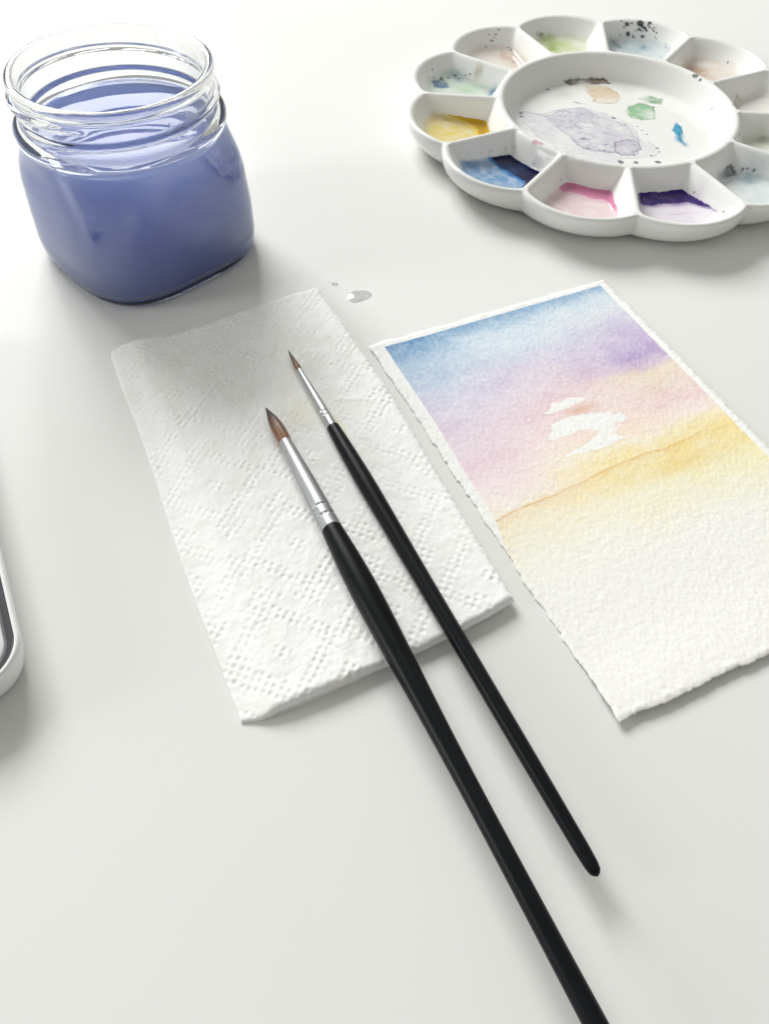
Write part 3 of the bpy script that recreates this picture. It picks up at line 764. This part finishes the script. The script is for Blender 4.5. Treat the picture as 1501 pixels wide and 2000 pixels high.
def build_sheet():
    nu, nv = 340, 530; W_, L_ = 99.4, 156.6
    q, s = np.meshgrid(np.linspace(0, 1, nu), np.linspace(0, 1, nv))
    U = q * W_; V = s * L_
    # deckle: the torn outline wanders
    eu = lambda sd: 0.8 * fbm(V / 6, V * 0 + 2, sd, 4, .65) + 0.35 * np.abs(fbm(V / 2.2, V * 0 + 5, sd + 3, 3))
    ev = lambda sd: 0.8 * fbm(U / 6, U * 0 + 2, sd, 4, .65) + 0.35 * np.abs(fbm(U / 2.2, U * 0 + 5, sd + 3, 3))
    fl = np.exp(-q * W_ / 2.0); fr = np.exp(-(1 - q) * W_ / 2.0); ft = np.exp(-s * L_ / 2.0); fb = np.exp(-(1 - s) * L_ / 2.0)
    U2 = U - eu(301) * fl + eu(311) * fr; V2 = V - ev(321) * ft + ev(331) * fb
    d = np.minimum(np.minimum(U, W_ - U), np.minimum(V, L_ - V))
    grain = fbm(U / 0.78, V / 1.25, 401, 3, 0.6)
    coarse = fbm(U / 3.0, V / 4.0, 403, 2)
    bump = 0.10 * grain + 0.03 * coarse
    # deckle edge: soft, thinner and lumpy
    edge = np.exp(-d / 0.55)
    lump = 0.16 * np.exp(-((d - 1.3) / 0.9) ** 2) * (0.6 + fbm(U / 2.5, V / 2.5, 409))
    curl = 1.5 * sstep(120, 157, V) ** 2 * (0.55 + 0.45 * np.cos((U - 5) / 45)) + 0.5 * sstep(85, 99, U) ** 2 * sstep(10, 60, V) + 0.4 * sstep(14, 0, V) ** 2 * sstep(20, 0, U)
    th = 0.62
    ztop = 0.06 + curl + th + bump * (1 - 0.3 * edge) + lump - 0.28 * edge
    zbot = 0.06 + curl + 0.22 * edge + 0 * U
    def world(z): return np.stack([U2 * SH_U[0] + V2 * SH_V[0], U2 * SH_U[1] + V2 * SH_V[1], z], -1)
    v, f = slab(world(ztop), world(zbot))
    c = sheet_colour(U2, V2, grain).reshape(-1, 3)
    o = mesh_obj('watercolour_sheet', v, f, M_paper, None, np.r_[c, np.repeat([[.86, .86, .84]], len(c), 0)], loc=(SH_O[0], SH_O[1], 0))
    tag(o, 'deckle-edged watercolour paper painted with a blue, violet, pink and yellow sky', 'painting')
build_sheet()

# ------------------------------------------------------------------ brushes
def brush(label, tip, far, hair, ferr, crimps, handle, fmat, roll):
    tip = Vector(tip); far = Vector(far)
    root = empty('paint_brush', tip)
    root.rotation_euler = (far - tip).to_track_quat('X', 'Z').to_euler()
    tag(root, label, 'paintbrush')
    # hair: fine ridged tuft that bends slightly at the point
    P = smooth_prof(hair, 0.25); v, f = lathe(P, 96)
    L = hair[-1][0]; n = v.shape[1]; th = np.linspace(0, 2 * np.pi, n, endpoint=False)
    s = v[..., 0] / L
    ridge = 1 + 0.05 * vnoise(th[None] * 9 + 0 * s, s * 1.5, 7) + 0.035 * vnoise(th[None] * 22 + 0 * s, s * 2, 8)
    v[..., 1] *= ridge; v[..., 2] *= ridge
    v[..., 2] += -0.45 * (1 - s) ** 3; v[..., 1] += -0.35 * (1 - s) ** 2 * roll
    tcol = sstep(0.05, 0.95, s)[..., None]
    col = np.array([0.012, 0.007, 0.006]) * (1 - tcol) + np.array([0.235, 0.112, 0.055]) * tcol
    mesh_obj('hair_tuft', v.reshape(-1, 3), f, M_hair, root, col.reshape(-1, 3))
    # ferrule with crimped rings
    P = np.array(smooth_prof(ferr, 0.2))
    for c, dep in crimps: P[:, 1] -= dep * np.exp(-((P[:, 0] - c) / 0.42) ** 4)
    e = ferr[-1]
    P = np.r_[[[P[0, 0] + 0.5, 0.02]], [[P[0, 0], P[0, 1] - .12]], P, [[e[0] + 0.05, e[1] - 0.12]], [[e[0] - 0.2, 0.02]]]
    v, f = lathe(P, 72)
    for c, dep in crimps:                                     # the crimp is dented in spots, not turned
        th = np.linspace(0, 2 * np.pi, 72, endpoint=False)
        k = 0.5 * dep * np.exp(-((v[..., 0] - c) / 0.5) ** 2) * np.cos(10 * th + c)[None]
        rr = np.hypot(v[..., 1], v[..., 2]) + 1e-9
        v[..., 1] *= 1 + k / rr; v[..., 2] *= 1 + k / rr
    mesh_obj('ferrule', v.reshape(-1, 3), f, fmat, root)
    P = np.array(smooth_prof(handle, 0.8)); h0 = P[0]
    P = np.r_[[[h0[0] + 0.3, 0.02]], [[h0[0], h0[1] - 0.35]], [[h0[0] + 0.12, h0[1] - .08]], [[h0[0] + 0.45, h0[1]]], P[1:]]
    v, f = lathe(P, 72)
    mesh_obj('handle', v.reshape(-1, 3), f, M_black, root)
    return root
H = 0.5
brush('thick black-handled round brush with full brown tip and wide silver ferrule', (-39.67, 193.28, 6.0), (44.4, 23.55, 9.41),
      [(0, 0.03), (2.5, 0.62), (6, 1.42), (10, 1.98), (13.5, 2.12), (17, 1.98), (18.5, 1.86)],
      [(17.6, 1.95), (26, 2.30), (34, 2.62), (45, 2.86), (50, 2.95), (55.6, 3.08)], [(47.6, .17), (51.3, .17)],
      [(55.3, 3.02), (60, 3.28), (68, 3.68), (79, 3.96), (90, 3.78), (107, 3.25), (126, 2.70), (150, 2.42), (175, 2.41), (189, 2.46), (205, 2.5), (222, 2.45), (228, 2.2), (230.5, 1.4), (231, 0.02)], M_ferrule, 1)
brush('slim black-handled round brush with small pointed tip and narrow shiny ferrule', (-35.9, 222.5, 4.8), (49.32, 51.65, 6.71),
      [(0, 0.02), (2.5, 0.32), (5, 0.58), (8, 0.86), (10.6, 1.04), (11.6, 0.92), (12.4, 0.82)],
      [(11.4, 0.88), (18, 1.16), (25, 1.42), (33, 1.62), (41.6, 1.76)], [(34.6, .12), (36.6, .12)],
      [(41.2, 2.10), (48, 2.36), (57, 2.62), (69, 2.80), (78, 2.72), (106, 2.40), (134, 2.26), (159, 2.12), (179, 1.9), (187, 1.76), (190, 1.5), (191.3, 0.9), (191.8, 0.02)], M_ferrule2, -1)

# ------------------------------------------------------------------ water drops on the table
def drop(label, x, y, rx, ry, h, rot, seed):
    n = 72; th = np.linspace(0, 2 * np.pi, n, endpoint=False); rows = []
    wob = 1 + 0.10 * np.sin(2 * th + seed) + 0.06 * np.sin(3 * th + 2.1 * seed)
    for t in np.linspace(0, 1, 22):
        k = max(1 - t, 0.001); zz = h * (1 - k * k) ** 0.8
        px, py = rx * k * wob * np.cos(th), ry * k * wob * np.sin(th)
        rows.append(np.c_[px * math.cos(rot) - py * math.sin(rot), px * math.sin(rot) + py * math.cos(rot), np.full(n, zz)])
    base = rows[0].copy() * 0.001
    v = np.concatenate([base] + rows)
    o = mesh_obj('water_drop', v, grid_faces(len(rows) + 1, n, wrap=True), M_clear, None, loc=(x, y, -0.06))
    tag(o, label, 'water drop', 'spilled water drops on the table')
drop('larger clear water drop on the table between towel and painting', -12.6, 259.3, 4.6, 4.0, 0.55, 0.3, 1.0)
drop('tiny clear water drop on the table beside the towel corner', -22.2, 266.2, 1.6, 1.2, 0.32, 0.1, 2.3)

# ------------------------------------------------------------------ white tin at the left edge
def build_tin():
    ev = np.array((0.450, -0.893)); eu = np.array((-0.893, -0.450))      # ev: along the long side towards the viewer, eu: to the left
    corner = np.array((-86.0, 92.5))                                     # where the two straight sides of the lip would meet
    LEN, WID, TOP = 150.0, 78.0, 12.5
    root = empty('paint_tin', (corner[0], corner[1], 0))
    tag(root, 'white enamel paint tin with a dark metal strip, cut by the left edge', 'paint tin')
    def ring(ins, z, rad, n=16):
        pts = []
        for (cu, cv, a0) in ((ins + rad, ins + rad, 180), (WID - ins - rad, ins + rad, 270), (WID - ins - rad, LEN - ins - rad, 0), (ins + rad, LEN - ins - rad, 90)):
            for t in np.linspace(0, 90, n):
                a = math.radians(a0 + t); u, v = cu + rad * math.cos(a), cv + rad * math.sin(a)
                p = u * eu - v * ev; pts.append((p[0], p[1], z))
        return np.array(pts)
    def loft(name, rings, mat):
        n = len(rings[0]); v = np.concatenate(rings)
        f = grid_faces(len(rings), n, wrap=True)
        fl = [list(r) for r in f]
        return mesh_obj(name, v, fl, mat, root)
    body = [ring(6.5, 0.05, 7), ring(4.0, 0.4, 9), ring(2.2, 1.6, 11), ring(1.2, 4, 12), ring(0.6, 7, 12.5), ring(0.1, 10, 12.9), ring(0.0, 11.2, 13), ring(0.1, 12.0, 12.9), ring(0.4, 12.4, 12.6), ring(0.8, 12.5, 12.2),
            ring(1.2, 12.35, 11.8), ring(1.45, 11.9, 11.6), ring(1.55, 11.0, 11.5), ring(1.6, 9.5, 11.4)]
    loft('tin_body', body, M_enamel)
    strip = [ring(1.65, 9.5, 11.3), ring(1.7, 11.6, 11.3), ring(1.9, 11.85, 11.1), ring(2.9, 11.7, 10.1), ring(3.7, 11.2, 9.3), ring(4.0, 10.6, 9.0), ring(4.1, 9.6, 8.9)]
    loft('metal_strip', strip, M_chrome)
    lid = [ring(4.15, 9.2, 8.8), ring(4.2, 10.4, 8.8), ring(4.6, 10.8, 8.4), ring(7.4, 10.9, 5.6), ring(37, 10.9, 1.0)]
    loft('lid_panel', lid, M_enamel)
build_tin()
